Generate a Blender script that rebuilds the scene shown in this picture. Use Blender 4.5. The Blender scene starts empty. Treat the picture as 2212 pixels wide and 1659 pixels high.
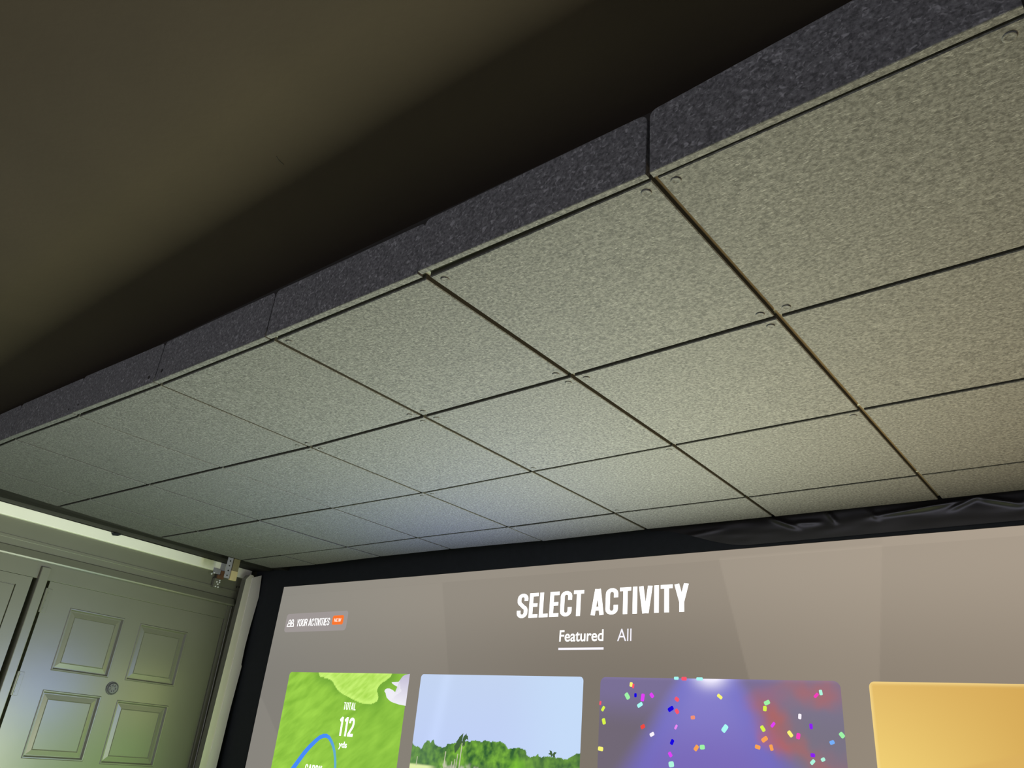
import bpy, bmesh, math, random
from mathutils import Vector, Matrix, noise

# ------------------------------------------------------------------ camera, world, lights, exposure
SC = bpy.context.scene
COL = SC.collection
SC.view_settings.view_transform = 'Standard'
SC.view_settings.look = 'None'
SC.view_settings.gamma = 1.0
SC.view_settings.use_curve_mapping = False
SC.view_settings.exposure = 0.0

cam_d = bpy.data.cameras.new('camera')
cam_d.sensor_width = 36.0
cam_d.lens = 27.356
cam_d.clip_start = 0.02
cam = bpy.data.objects.new('camera', cam_d)
COL.objects.link(cam)
RIGHT = Vector((0.77645989, 0.62415898, 0.08680791))
DOWN = Vector((-0.20989899, 0.38604913, -0.89828085))
FWD = Vector((-0.59418217, 0.67925816, 0.430762))
cam.matrix_world = Matrix(((RIGHT.x, -DOWN.x, -FWD.x, 0.47772934),
                           (RIGHT.y, -DOWN.y, -FWD.y, -0.82694184),
                           (RIGHT.z, -DOWN.z, -FWD.z, 1.47706027),
                           (0, 0, 0, 1)))
SC.camera = cam

world = bpy.data.worlds.new('dim_evening')
SC.world = world
world.use_nodes = True
bg = world.node_tree.nodes['Background']
bg.inputs['Color'].default_value = (0.83, 0.82, 1.0, 1)
bg.inputs['Strength'].default_value = 1.8

SCREEN_Y = 1.80
SX0, SX1 = -3.385, 0.84
CARDS = {'green': (-3.160, -2.270), 'sky': (-2.188, -1.315), 'purple': (-1.234, -0.360), 'yellow': (-0.272, 0.602)}
CARD_TOP, CARD_BOT = 1.777, 0.62


def screen_light(name, x, z, sx, sz, color, power):
    """light thrown back into the room by one bright picture on the projection screen"""
    d = bpy.data.lights.new(name, 'AREA')
    d.shape = 'RECTANGLE'
    d.size, d.size_y = sx, sz
    d.color = color
    d.energy = power
    o = bpy.data.objects.new(name, d)
    COL.objects.link(o)
    o.location = (x, SCREEN_Y - 0.02, z)
    o.rotation_euler = (math.radians(-90), 0, 0)
    return o


screen_light('light_green_card_top', -2.715, 1.60, 0.88, 0.32, (1.0, 0.98, 0.36), 2.5)
screen_light('light_green_card_low', -2.715, 1.03, 0.88, 0.80, (0.45, 1.0, 0.15), 5.0)
screen_light('light_sky_card_top', -1.75, 1.60, 0.87, 0.32, (0.22, 0.30, 1.0), 20)
screen_light('light_sky_card_low', -1.75, 1.03, 0.87, 0.80, (0.40, 1.0, 0.15), 6)
screen_light('light_added_purple_card_low', -0.80, 1.03, 0.87, 0.80, (0.91, 1.0, 0.76), 120)  # added near-white light before the purple card, brightens tiles and wall
screen_light('light_yellow_card_low', 0.165, 1.03, 0.87, 0.80, (1.0, 0.58, 0.22), 27)

# ------------------------------------------------------------------ helpers


def link(o, parent=None, origin=None):
    COL.objects.link(o)
    if parent is not None:
        o.parent = parent
        o.location = Vector(origin) - Vector(parent.get('_o', (0, 0, 0)))
    else:
        o.location = Vector(origin)
    return o


ORIG = {}


def obj(name, bm, mats, parent=None, origin=None, smooth=False):
    """one mesh object; bm holds world coordinates, the origin goes to the base centre"""
    if origin is None:
        xs = [v.co.x for v in bm.verts]
        ys = [v.co.y for v in bm.verts]
        zs = [v.co.z for v in bm.verts]
        origin = Vector(((min(xs) + max(xs)) / 2, (min(ys) + max(ys)) / 2, min(zs)))
    origin = Vector(origin)
    bmesh.ops.translate(bm, verts=bm.verts, vec=-origin)
    me = bpy.data.meshes.new(name)
    bm.to_mesh(me)
    bm.free()
    for m in (mats if isinstance(mats, (list, tuple)) else [mats]):
        me.materials.append(m)
    if smooth:
        for p in me.polygons:
            p.use_smooth = True
    o = bpy.data.objects.new(name, me)
    COL.objects.link(o)
    if parent is not None:
        o.parent = parent
        o.location = origin - ORIG[parent.name]
    else:
        o.location = origin
    ORIG[o.name] = origin
    return o


def empty(name, origin):
    o = bpy.data.objects.new(name, None)
    o.empty_display_size = 0.1
    COL.objects.link(o)
    o.location = origin
    ORIG[o.name] = Vector(origin)
    return o


def tag(o, label, cat, group=None):
    o['label'] = label
    o['category'] = cat
    if group:
        o['group'] = group
    return o


def struct(o):
    o['kind'] = 'structure'
    return o


def box(bm, x0, x1, y0, y1, z0, z1, mat=0, bev=0.0):
    vs = [bm.verts.new(p) for p in ((x0, y0, z0), (x1, y0, z0), (x1, y1, z0), (x0, y1, z0),
                                    (x0, y0, z1), (x1, y0, z1), (x1, y1, z1), (x0, y1, z1))]
    fs = [bm.faces.new([vs[i] for i in q]) for q in
          ((0, 3, 2, 1), (4, 5, 6, 7), (0, 1, 5, 4), (1, 2, 6, 5), (2, 3, 7, 6), (3, 0, 4, 7))]
    for f in fs:
        f.material_index = mat
    if bev > 0:
        es = list({e for f in fs for e in f.edges})
        r = bmesh.ops.bevel(bm, geom=es, offset=bev, segments=2, affect='EDGES', profile=0.5)
        for f in r['faces']:
            f.material_index = mat
    return vs


def boxf(x0, x1, y0, y1, z0, z1, bev=0.0):
    bm = bmesh.new()
    box(bm, x0, x1, y0, y1, z0, z1, 0, bev)
    return bm


def prism(bm, pts, dirv, mat=0):
    """polygon pts (3D, any plane) pushed along dirv"""
    a = [bm.verts.new(p) for p in pts]
    b = [bm.verts.new(Vector(p) + Vector(dirv)) for p in pts]
    n = len(pts)
    fs = [bm.faces.new(a), bm.faces.new(b[::-1])]
    for i in range(n):
        fs.append(bm.faces.new((a[i], b[i], b[(i + 1) % n], a[(i + 1) % n])))
    for f in fs:
        f.material_index = mat
    bmesh.ops.recalc_face_normals(bm, faces=fs)
    return fs


def cyl(bm, c, axis, r, h, seg=24, r2=None, mat=0):
    axis = Vector(axis).normalized()
    u = axis.orthogonal().normalized()
    w = axis.cross(u)
    c = Vector(c)
    r2 = r if r2 is None else r2
    A = [bm.verts.new(c + (u * math.cos(t) + w * math.sin(t)) * r) for t in [2 * math.pi * i / seg for i in range(seg)]]
    B = [bm.verts.new(c + axis * h + (u * math.cos(t) + w * math.sin(t)) * r2) for t in [2 * math.pi * i / seg for i in range(seg)]]
    fs = [bm.faces.new(A[::-1]), bm.faces.new(B)]
    for i in range(seg):
        fs.append(bm.faces.new((A[i], A[(i + 1) % seg], B[(i + 1) % seg], B[i])))
    for f in fs:
        f.material_index = mat
    return fs


# ------------------------------------------------------------------ materials
def srgb(r, g, b):
    f = lambda c: (c / 255 / 12.92) if c / 255 <= 0.04045 else ((c / 255 + 0.055) / 1.055) ** 2.4
    return (f(r), f(g), f(b), 1.0)


def new_mat(name):
    m = bpy.data.materials.new(name)
    m.use_nodes = True
    return m, m.node_tree, m.node_tree.nodes['Principled BSDF']


def plain(name, color, rough=0.6, metal=0.0, var=0.12, scale=14.0, bump=0.0, bscale=120.0, spec=0.5):
    m, t, b = new_mat(name)
    b.inputs['Roughness'].default_value = rough
    b.inputs['Metallic'].default_value = metal
    b.inputs['Specular IOR Level'].default_value = spec
    tc = t.nodes.new('ShaderNodeTexCoord')
    n = t.nodes.new('ShaderNodeTexNoise')
    n.inputs['Scale'].default_value = scale
    n.inputs['Detail'].default_value = 4
    t.links.new(tc.outputs['Object'], n.inputs['Vector'])
    mx = t.nodes.new('ShaderNodeMix')
    mx.data_type = 'RGBA'
    mx.inputs['A'].default_value = tuple(c * (1 - var) for c in color[:3]) + (1,)
    mx.inputs['B'].default_value = tuple(min(1, c * (1 + var)) for c in color[:3]) + (1,)
    t.links.new(n.outputs['Fac'], mx.inputs['Factor'])
    t.links.new(mx.outputs['Result'], b.inputs['Base Color'])
    if bump > 0:
        n2 = t.nodes.new('ShaderNodeTexNoise')
        n2.inputs['Scale'].default_value = bscale
        n2.inputs['Detail'].default_value = 3
        t.links.new(tc.outputs['Object'], n2.inputs['Vector'])
        bp = t.nodes.new('ShaderNodeBump')
        bp.inputs['Strength'].default_value = bump
        bp.inputs['Distance'].default_value = 0.004
        t.links.new(n2.outputs['Fac'], bp.inputs['Height'])
        t.links.new(bp.outputs['Normal'], b.inputs['Normal'])
    return m


def felt_material():
    m, t, b = new_mat('grey_felt')
    N, L = t.nodes, t.links
    tc = N.new('ShaderNodeTexCoord')
    oi = N.new('ShaderNodeObjectInfo')
    mul = N.new('ShaderNodeVectorMath'); mul.operation = 'SCALE'
    cmb = N.new('ShaderNodeCombineXYZ')
    L.new(oi.outputs['Random'], cmb.inputs[0]); L.new(oi.outputs['Random'], cmb.inputs[1])
    L.new(cmb.outputs[0], mul.inputs[0]); mul.inputs['Scale'].default_value = 23.0
    add = N.new('ShaderNodeVectorMath'); add.operation = 'ADD'
    L.new(tc.outputs['Object'], add.inputs[0]); L.new(mul.outputs[0], add.inputs[1])
    # soft mottling of the pressed wool
    n1 = N.new('ShaderNodeTexNoise'); n1.inputs['Scale'].default_value = 150; n1.inputs['Detail'].default_value = 4
    n1.inputs['Roughness'].default_value = 0.62
    L.new(add.outputs[0], n1.inputs['Vector'])
    r1 = N.new('ShaderNodeValToRGB')
    r1.color_ramp.elements[0].position = 0.35; r1.color_ramp.elements[0].color = (0.056, 0.056, 0.056, 1)
    r1.color_ramp.elements[1].position = 0.66; r1.color_ramp.elements[1].color = (0.136, 0.136, 0.136, 1)
    L.new(n1.outputs['Fac'], r1.inputs['Fac'])
    cur = r1.outputs['Color']
    # light fibres lying in several directions
    for k, (ang, sc) in enumerate(((0.5, 1.0), (2.1, 1.15), (1.25, 0.9))):
        mp = N.new('ShaderNodeMapping')
        mp.inputs['Rotation'].default_value = (0, 0, ang)
        mp.inputs['Location'].default_value = (k * 3.1, k * 1.7, 0)
        mp.inputs['Scale'].default_value = (105 * sc, 640 * sc, 105)
        L.new(add.outputs[0], mp.inputs['Vector'])
        n = N.new('ShaderNodeTexNoise'); n.inputs['Scale'].default_value = 1.0; n.inputs['Detail'].default_value = 1.0
        n.inputs['Distortion'].default_value = 0.7
        L.new(mp.outputs[0], n.inputs['Vector'])
        mr = N.new('ShaderNodeMapRange')
        mr.inputs['From Min'].default_value = 0.63; mr.inputs['From Max'].default_value = 0.78
        mr.inputs['To Min'].default_value = 0; mr.inputs['To Max'].default_value = 0.60
        L.new(n.outputs['Fac'], mr.inputs['Value'])
        mx = N.new('ShaderNodeMix'); mx.data_type = 'RGBA'
        L.new(mr.outputs[0], mx.inputs['Factor'])
        L.new(cur, mx.inputs['A']); mx.inputs['B'].default_value = (0.31, 0.31, 0.31, 1)
        cur = mx.outputs['Result']
    tint = N.new('ShaderNodeMix'); tint.data_type = 'RGBA'; tint.blend_type = 'MULTIPLY'
    tint.inputs['Factor'].default_value = 1.0
    tint.inputs['B'].default_value = (1.0, 0.985, 0.95, 1)
    L.new(cur, tint.inputs['A'])
    L.new(tint.outputs['Result'], b.inputs['Base Color'])
    b.inputs['Roughness'].default_value = 0.75
    b.inputs['Specular IOR Level'].default_value = 0.12
    b.inputs['Sheen Weight'].default_value = 0.03
    b.inputs['Sheen Roughness'].default_value = 0.5
    bp = N.new('ShaderNodeBump'); bp.inputs['Strength'].default_value = 0.22; bp.inputs['Distance'].default_value = 0.003
    L.new(n1.outputs['Fac'], bp.inputs['Height'])
    L.new(bp.outputs['Normal'], b.inputs['Normal'])
    return m


def picture_material(name, strength=1.0):
    """the light of the projected picture: colours from the picture's own colour layer"""
    m = bpy.data.materials.new(name)
    m.use_nodes = True
    t = m.node_tree
    t.nodes.clear()
    out = t.nodes.new('ShaderNodeOutputMaterial')
    em = t.nodes.new('ShaderNodeEmission')
    at = t.nodes.new('ShaderNodeAttribute')
    at.attribute_name = 'picture'
    em.inputs['Strength'].default_value = strength
    t.links.new(at.outputs['Color'], em.inputs['Color'])
    t.links.new(em.outputs[0], out.inputs['Surface'])
    return m


def lit(name, color, strength=1.0):
    m = bpy.data.materials.new(name)
    m.use_nodes = True
    t = m.node_tree
    t.nodes.clear()
    out = t.nodes.new('ShaderNodeOutputMaterial')
    em = t.nodes.new('ShaderNodeEmission')
    em.inputs['Color'].default_value = color
    em.inputs['Strength'].default_value = strength
    t.links.new(em.outputs[0], out.inputs['Surface'])
    return m


FELT = felt_material()
GAP_EDGE = plain('gap_shade_felt', (0.062, 0.060, 0.052), 0.9, var=0.2, scale=120, spec=0.1)  # shade of the gaps put into the colour of the tile sides
CEIL = plain('dark_ceiling_paint', (0.037, 0.028, 0.0195), 0.85, var=0.2, scale=2.5, bump=0.12, bscale=60, spec=0.2)
OLIVE = plain('olive_gloss_paint', (0.165, 0.163, 0.122), 0.30, var=0.07, scale=5, bump=0.05, bscale=14, spec=0.5)
WHITE = plain('white_painted_wood', (0.95, 0.92, 0.78), 0.5, var=0.05, scale=8, bump=0.05)
BOARD = plain('pale_bare_wood', (0.80, 0.75, 0.64), 0.55, var=0.10, scale=6, bump=0.05)
FLAP = plain('off_white_card', (0.88, 0.82, 0.78), 0.6, var=0.06, scale=5)
BLACKW = plain('black_stained_board', (0.014, 0.013, 0.011), 0.7, var=0.3, scale=9, spec=0.3)
BLACKF = plain('black_cloth', (0.012, 0.014, 0.017), 0.8, var=0.3, scale=30, bump=0.1, bscale=300, spec=0.3)
VINYL = plain('black_shiny_vinyl', (0.015, 0.0135, 0.013), 0.36, var=0.2, scale=20, spec=0.6)
SUBSTR = plain('dark_backing_board', (0.20, 0.205, 0.17), 0.8)
DARKWOOD = plain('dark_framing', (0.02, 0.018, 0.014), 0.85, spec=0.2)
DARKROOM = plain('dark_room_paint', (0.06, 0.06, 0.055), 0.8)
TURF = plain('green_turf', (0.26, 0.28, 0.19), 0.9, var=0.4, scale=200, bump=0.5, bscale=400)
STEEL = plain('galvanised_steel', (0.34, 0.33, 0.36), 0.45, metal=0.2, var=0.2, scale=60)
NICKEL = plain('worn_nickel', (0.10, 0.095, 0.105), 0.45, metal=0.3, var=0.35, scale=90, bump=0.4, bscale=160)
RUST = plain('brown_rusty_steel', (0.16, 0.075, 0.035), 0.7, metal=0.2, var=0.5, scale=80, bump=0.3)
BLOCKW = plain('yellow_pine', (0.58, 0.47, 0.24), 0.6, var=0.15, scale=18)
DIMWOOD = plain('dim_olive_wood', (0.20, 0.17, 0.085), 0.7, var=0.25, scale=30)
GLINT = plain('glint_white', (0.95, 0.96, 0.95), 0.4, metal=0.0, var=0.02, spec=1.0)
HOLE = plain('dark_hole', (0.01, 0.008, 0.006), 0.9)

# ------------------------------------------------------------------ setting: floor, ceiling, walls
bm = boxf(-4.2, 2.2, -3.6, 2.2, -0.06, 0.0)
struct(obj('floor', bm, TURF))
bm = boxf(-4.2, 2.2, -3.6, 2.2, 2.47, 2.56)
ceiling = struct(obj('ceiling', bm, CEIL))
bm = boxf(-4.2, 2.2, 2.0, 2.1, 0.0, 2.47)
struct(obj('wall_front', bm, DARKROOM))
bm = boxf(2.1, 2.2, -3.6, 2.0, 0.0, 2.47)
struct(obj('wall_right', bm, DARKROOM))

# left wall frame: s along the wall towards the screen, n out into the room
WD = Vector((-0.06, 1.0, 0)).normalized()
WN = Vector((1.0, 0.06, 0)).normalized()
WO = Vector((-3.65, 1.2, 0)) - WD * 1.2


def WP(s, n, z):
    return WO + WD * s + WN * n + Vector((0, 0, z))


def wbox(bm, s0, s1, n0, n1, z0, z1, bev=0.0, mat=0):
    vs = box(bm, s0, s1, n0, n1, z0, z1, mat, 0)
    for v in vs:
        v.co = WP(v.co.x, v.co.y, v.co.z)
    if bev:
        es = list({e for v in vs for e in v.link_edges})
        bmesh.ops.bevel(bm, geom=es, offset=bev, segments=2, affect='EDGES', profile=0.5)
    bmesh.ops.recalc_face_normals(bm, faces=bm.faces)


HDR = 2.118          # underside of the header trim
bm = bmesh.new()
wbox(bm, -3.6, 2.0, -0.16, -0.075, 0.0, 2.47)                 # body of the wall behind the doors
wbox(bm, -3.6, 2.0, -0.075, 0.0, HDR, 2.47)                   # flat header above the doors
wbox(bm, 1.665, 2.0, -0.075, 0.0, 0.0, HDR)                   # return beside the door
wall_left = struct(obj('wall_left', bm, OLIVE))

# ------------------------------------------------------------------ acoustic tiles of the lowered soffit
ZX = [-3.4, -2.6, -2.2, -2.0, -1.5, -1.0, -0.5, 0.0, 0.15, 0.3, 0.4, 1.1]
ZZ = [2.336, 2.332, 2.319, 2.315, 2.302, 2.297, 2.295, 2.298, 2.307, 2.315, 2.314, 2.312]


def interp(x, X, Y):
    if x <= X[0]:
        return Y[0]
    for i in range(1, len(X)):
        if x <= X[i]:
            return Y[i - 1] + (Y[i] - Y[i - 1]) * (x - X[i - 1]) / (X[i] - X[i - 1])
    return Y[-1]


def soffit_z(x, y):
    """the panel is not dead flat: its front edge lifts towards both ends"""
    return 2.3 + (interp(x, ZX, ZZ) - 2.3) * max(0.0, 1 - max(y, 0) / 1.2)


BX = [-3.35, -2.97, -2.44, -1.99, -1.68, -1.43, -1.01, -0.63, -0.25, 0.09, 1.1]
BY = [1.660, 1.690, 1.682, 1.692, 1.712, 1.724, 1.720, 1.736, 1.743, 1.750, 1.755]
XC = {  # column lines, one x for each row line (small shifts as laid)
    0: [1.0, 1.0, 1.0, 1.0], 1: [0.5, 0.5, 0.502, 0.504], 2: [0.001, 0.004, 0.005, 0.006], 3: [-0.499, -0.500, -0.501, -0.508],
    4: [-0.997, -1.002, -1.005, -1.002], 5: [-1.521, -1.521, -1.512, -1.501], 6: [-2.041, -2.022, -2.017, -2.003],
    7: [-2.555, -2.546, -2.510, -2.474], 8: [-3.07, -3.05, -3.01, -2.98], 9: [-3.345, -3.347, -3.341, -3.332]}
YR = {0: [0.0, 0.49, 0.99, 1.506], 1: [0.0, 0.487, 0.99, 1.506], 2: [-0.001, 0.485, 0.990, 1.506], 3: [0.009, 0.499, 0.998, 1.504], 4: [0.011, 0.509, 1.005, 1.494],
      5: [0.011, 0.520, 1.019, 1.495], 6: [0.015, 0.518, 1.016, 1.482], 7: [0.015, 0.517, 1.012, 1.481], 8: [0.015, 0.51, 1.01, 1.475], 9: [0.015, 0.505, 1.005, 1.470]}


def corner(c, r):
    if r < 4:
        x, y = XC[c][r], YR[c][r]
    else:
        x = XC[c][3] + (XC[c][3] - XC[c][2]) * 0.5
        y = interp(x, BX, BY)
    return Vector((x, y, soffit_z(x, y)))


GAP = 0.0112
TH = 0.0115


def inset_quad(P, g):
    """quad P counter-clockwise seen from above, inset by g in plan"""
    out = []
    n = len(P)
    lines = []
    for i in range(n):
        a, b = P[i], P[(i + 1) % n]
        d = Vector((b.x - a.x, b.y - a.y)).normalized()
        nn = Vector((-d.y, d.x))
        lines.append((Vector((a.x, a.y)) + nn * g, d))
    for i in range(n):
        p, d = lines[i - 1]
        q, e = lines[i]
        den = d.x * e.y - d.y * e.x
        t = ((q.x - p.x) * e.y - (q.y - p.y) * e.x) / den
        x, y = p + d * t
        out.append(Vector((x, y, soffit_z(x, y))))
    return out


def tile_mesh(P, dz):
    bm = bmesh.new()
    q = inset_quad(P, GAP / 2)
    q1 = inset_quad(P, GAP / 2 + 0.0016)
    lo = [bm.verts.new(v + Vector((0, 0, dz))) for v in q1]
    mid = [bm.verts.new(v + Vector((0, 0, dz + 0.0016))) for v in q]
    hi = [bm.verts.new(v + Vector((0, 0, TH))) for v in q]
    bm.faces.new(lo[::-1])
    bm.faces.new(hi)
    for i in range(4):
        j = (i + 1) % 4
        bm.faces.new((lo[i], lo[j], mid[j], mid[i]))
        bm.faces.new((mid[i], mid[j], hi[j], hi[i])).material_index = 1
    return bm


def screw_cap(parent, x, y, dz):
    """felt-coloured dished screw cap, just proud of the tile"""
    bm = bmesh.new()
    z = soffit_z(x, y) + dz
    prof = [(0.0085, 0.0004), (0.0085, -0.0012), (0.0072, -0.0020), (0.0050, -0.0012), (0.0, -0.0009)]
    seg = 20
    rings = []
    for r, h in prof[:-1]:
        rings.append([bm.verts.new((x + r * math.cos(2 * math.pi * i / seg), y + r * math.sin(2 * math.pi * i / seg), z + h)) for i in range(seg)])
    c = bm.verts.new((x, y, z + prof[-1][1]))
    for a, b in zip(rings, rings[1:]):
        for i in range(seg):
            bm.faces.new((a[i], a[(i + 1) % seg], b[(i + 1) % seg], b[i]))
    for i in range(seg):
        bm.faces.new((rings[-1][i], rings[-1][(i + 1) % seg], c))
    bmesh.ops.recalc_face_normals(bm, faces=bm.faces)
    return obj('screw_cap', bm, FELT, parent, smooth=True)


rnd = random.Random(4)
ORD = ['first', 'second', 'third', 'fourth', 'fifth', 'sixth', 'seventh', 'eighth', 'ninth']
ROWTXT = ['front row beside the dark fascia', 'second row behind the fascia', 'third row, next to last', 'short last row by the black border']
# corners (column, row, which corner) whose screw caps show in the photograph; 0 front-left 1 front-right 2 back-right 3 back-left
CAPS = {(1, 0): (0, 1, 3), (2, 0): (1, 2, 0), (3, 0): (0, 2, 3), (4, 0): (2, 3), (2, 1): (1, 0), (3, 1): (1, 0, 3), (4, 1): (0, 1), (5, 1): (1,),
        (2, 2): (1,), (3, 2): (1, 3), (4, 2): (0,), (5, 0): (2,), (5, 2): (1,)}
for r in range(4):
    for c in range(9):
        # quad: front-left, front-right, back-right, back-left (left = smaller x)
        P = [corner(c + 1, r), corner(c, r), corner(c, r + 1), corner(c + 1, r + 1)]
        dz = rnd.uniform(-0.0012, 0.0012)
        t = obj('felt_tile', tile_mesh(P, dz), [FELT, GAP_EDGE])
        if c == 8:
            lab = f'narrow grey felt tile, left end of the {ROWTXT[r]}'
        elif c == 0:
            lab = f'grey felt tile past the right edge, in the {ROWTXT[r]}'
        else:
            lab = f"grey felt tile, {'first' if c == 1 else ORD[c - 1]} from the right, in the {ROWTXT[r]}"
        tag(t, lab, 'acoustic tile', 'felt tiles under the soffit')
        for k in CAPS.get((c, r), ()):
            cen = (P[0] + P[1] + P[2] + P[3]) / 4
            d = Vector((cen.x - P[k].x, cen.y - P[k].y)).normalized()
            if r == 3:
                d = Vector((d.x, d.y * 0.3))
            q = P[k] + Vector((math.copysign(0.026, d.x), math.copysign(0.026, d.y), 0))
            screw_cap(t, q.x, q.y, dz)

# fascia pieces standing along the front edge
FT = 0.0105
TOPS = [2.474, 2.4265, 2.4185, 2.419, 2.424, 2.433, 2.448, 2.46, 2.462]
SEAM = [1.0, 0.497, -0.001, -0.502, -1.003, -1.518, -2.030, -2.535, -3.04, -3.345]
for c in range(9):
    xa, xb = SEAM[c + 1] + 0.0022, SEAM[c] - 0.0022
    yf, yb = -0.0138, -0.0003
    if c > 1:
        yb += YR[c][0] * 0.8 - 0.001
        yf += YR[c][0] * 0.5
    za, zb = soffit_z(xa, 0) - 0.001, soffit_z(xb, 0) - 0.001
    zt_a = interp(xa, [-3.345, -2.535, -2.03, -1.52, -1.0, -0.5, 0.0, 0.154, 0.31, 0.5], [2.465, 2.453, 2.440, 2.4235, 2.419, 2.4155, 2.424, 2.445, 2.458, 2.466])
    zt_b = interp(xb, [-3.345, -2.535, -2.03, -1.52, -1.0, -0.5, 0.0, 0.154, 0.31, 0.5], [2.465, 2.453, 2.440, 2.4235, 2.419, 2.4155, 2.420, 2.445, 2.458, 2.466])
    rad = 0.014
    # outline of the front face with softly rounded top corners
    out = [Vector((xa + 0.001, yf, za)), Vector((xb - 0.001, yf, zb))]
    for k in range(5):
        a = math.radians(90 * k / 4)
        out.append(Vector((xb - rad + rad * math.cos(a), yf, zt_b - rad + rad * math.sin(a))))
    for k in range(5):
        a = math.radians(90 + 90 * k / 4)
        out.append(Vector((xa + rad + rad * math.cos(a), yf, zt_a - rad + rad * math.sin(a))))
    bm = bmesh.new()
    prism(bm, out, (0, yb - yf, 0))
    es = [e for e in bm.edges if abs(e.verts[0].co.y - yf) < 1e-5 and abs(e.verts[1].co.y - yf) < 1e-5]
    bmesh.ops.bevel(bm, geom=es, offset=0.0018, segments=2, affect='EDGES', profile=0.5)
    f = obj('fascia_panel', bm, FELT)
    place = ('past the right edge', 'largest, at the right end', 'second from the right', 'third from the right', 'fourth from the right', 'fifth from the right, screwed both ends',
             'sixth from the right', 'seventh from the right', 'narrow, at the far left end')[c]
    tag(f, f'dark felt fascia strip, {place}, along the soffit front edge', 'fascia', 'felt fascia strips along the front edge')
    heads = {4: [(xa + 0.030, za + 0.026, 0.0055)], 5: [(xb - 0.034, zb + 0.022, 0.0055), (xa + 0.030, za + 0.022, 0.0035)], 6: [(xb - 0.036, zb + 0.022, 0.0035)]}
    for hx, hz, hr in heads.get(c, ()):
        b2 = bmesh.new()
        cyl(b2, (hx, yf + 0.0004, hz), (0, -1, 0), hr, 0.0012, 12)
        obj('screw_head', b2, HOLE, f)

# board that carries the tiles
bm = bmesh.new()
nx, ny = 24, 8
x0, x1, y0, y1 = -3.345, 1.0, 0.004, 1.735
for lay in (TH + 0.0002, TH + 0.02):
    grid = [[bm.verts.new((x0 + (x1 - x0) * i / nx, y0 + (interp(x0 + (x1 - x0) * i / nx, BX, BY) - 0.004 - y0) * j / ny,
                           soffit_z(x0 + (x1 - x0) * i / nx, y0 + (y1 - y0) * j / ny) + lay)) for i in range(nx + 1)] for j in range(ny + 1)]
    for j in range(ny):
        for i in range(nx):
            bm.faces.new((grid[j][i], grid[j][i + 1], grid[j + 1][i + 1], grid[j + 1][i]))
soff = struct(obj('ceiling_soffit', bm, SUBSTR))
# solid body of the soffit up to the ceiling, set back behind the fascia
bm = boxf(-3.345, 1.0, 0.03, 1.63, 2.362, 2.47)
struct(obj('ceiling_soffit_body', bm, DARKWOOD))

# ------------------------------------------------------------------ left edge: black strip, white beam, trims
bm = bmesh.new()
prof = [(-0.9, 0), (1.9, 0)]
for (ya, yb) in ((-0.9, 1.78),):
    n = 28
    rows = []
    for i in range(n + 1):
        y = ya + (yb - ya) * i / n
        s = y
        xin = -3.345
        xw = WP(s, 0.0, 0).x
        zz = 2.330 + 0.0025 * noise.noise((y * 3, 0, 0))
        zi = max(soffit_z(-3.35, y) + 0.012, 2.316)
        rows.append([(xin, y, zi), (xin - 0.05, y, zi + 0.004), ((xin + xw) / 2 + 0.02, y, 2.333), ((xin + xw) / 2, y, 2.324), (xw + 0.03, y, zz), (xw + 0.001, y, zz)])
    V = [[bm.verts.new(p) for p in r] for r in rows]
    T = [[bm.verts.new((p[0], p[1], p[2] + 0.016)) for p in r] for r in rows]
    m = len(rows[0])
    for i in range(n):
        for k in range(m - 1):
            bm.faces.new((V[i][k], V[i + 1][k], V[i + 1][k + 1], V[i][k + 1]))
            bm.faces.new((T[i][k], T[i][k + 1], T[i + 1][k + 1], T[i + 1][k]))
    for i in range(n):
        bm.faces.new((V[i][0], T[i][0], T[i + 1][0], V[i + 1][0]))
        bm.faces.new((V[i][-1], V[i + 1][-1], T[i + 1][-1], T[i][-1]))
    for r_ in (0, n):
        for k in range(m - 1):
            bm.faces.new((V[r_][k], V[r_][k + 1], T[r_][k + 1], T[r_][k]))
bmesh.ops.recalc_face_normals(bm, faces=bm.faces)
strip = tag(obj('side_strip', bm, BLACKW), 'long black strip between the grey felt tiles and the white rail on the left wall', 'strip')

bm = bmesh.new()
wbox(bm, -0.9, 1.755, 0.0, 0.022, 2.276, 2.328, bev=0.002)
rail = tag(obj('white_rail', bm, WHITE), 'long bright cream rail running along the top of the olive left wall', 'rail')
bm = bmesh.new()
p = [WP(0.875, 0.026, 2.324), WP(0.885, 0.026, 2.312), WP(0.912, 0.026, 2.316), WP(0.93, 0.026, 2.328), WP(0.91, 0.026, 2.33)]
prism(bm, p, tuple(WN * 0.002))
tag(obj('cloth_scrap', bm, BLACKF), 'small black scrap poking over the edge of the cream rail', 'scrap')

# thin line on the header and projecting header trim
bm = bmesh.new()
wbox(bm, -3.6, 1.70, 0.0, 0.004, 2.185, 2.20, bev=0.0015)
struct(obj('trim_1', bm, OLIVE))
bm = bmesh.new()
pr = [(0.0, HDR + 0.04), (0.008, HDR + 0.035), (0.018, HDR + 0.008), (0.020, HDR + 0.002), (0.018, HDR - 0.004), (0.0, HDR - 0.006)]
prism(bm, [WP(-3.6, a, b) for a, b in pr], tuple(WD * (3.6 + 1.69)))
struct(obj('trim_2', bm, OLIVE))
# door head casing, below the header trim and a little set back
bm = bmesh.new()
wbox(bm, -3.6, 1.665, -0.075, -0.008, 2.040, HDR - 0.004, bev=0.001)
struct(obj('trim_3', bm, OLIVE))
# jamb post between the two doors
bm = bmesh.new()
wbox(bm, 0.620, 0.662, -0.075, 0.004, 0.0, 2.095, bev=0.003)
struct(obj('trim_4', bm, OLIVE))
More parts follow.
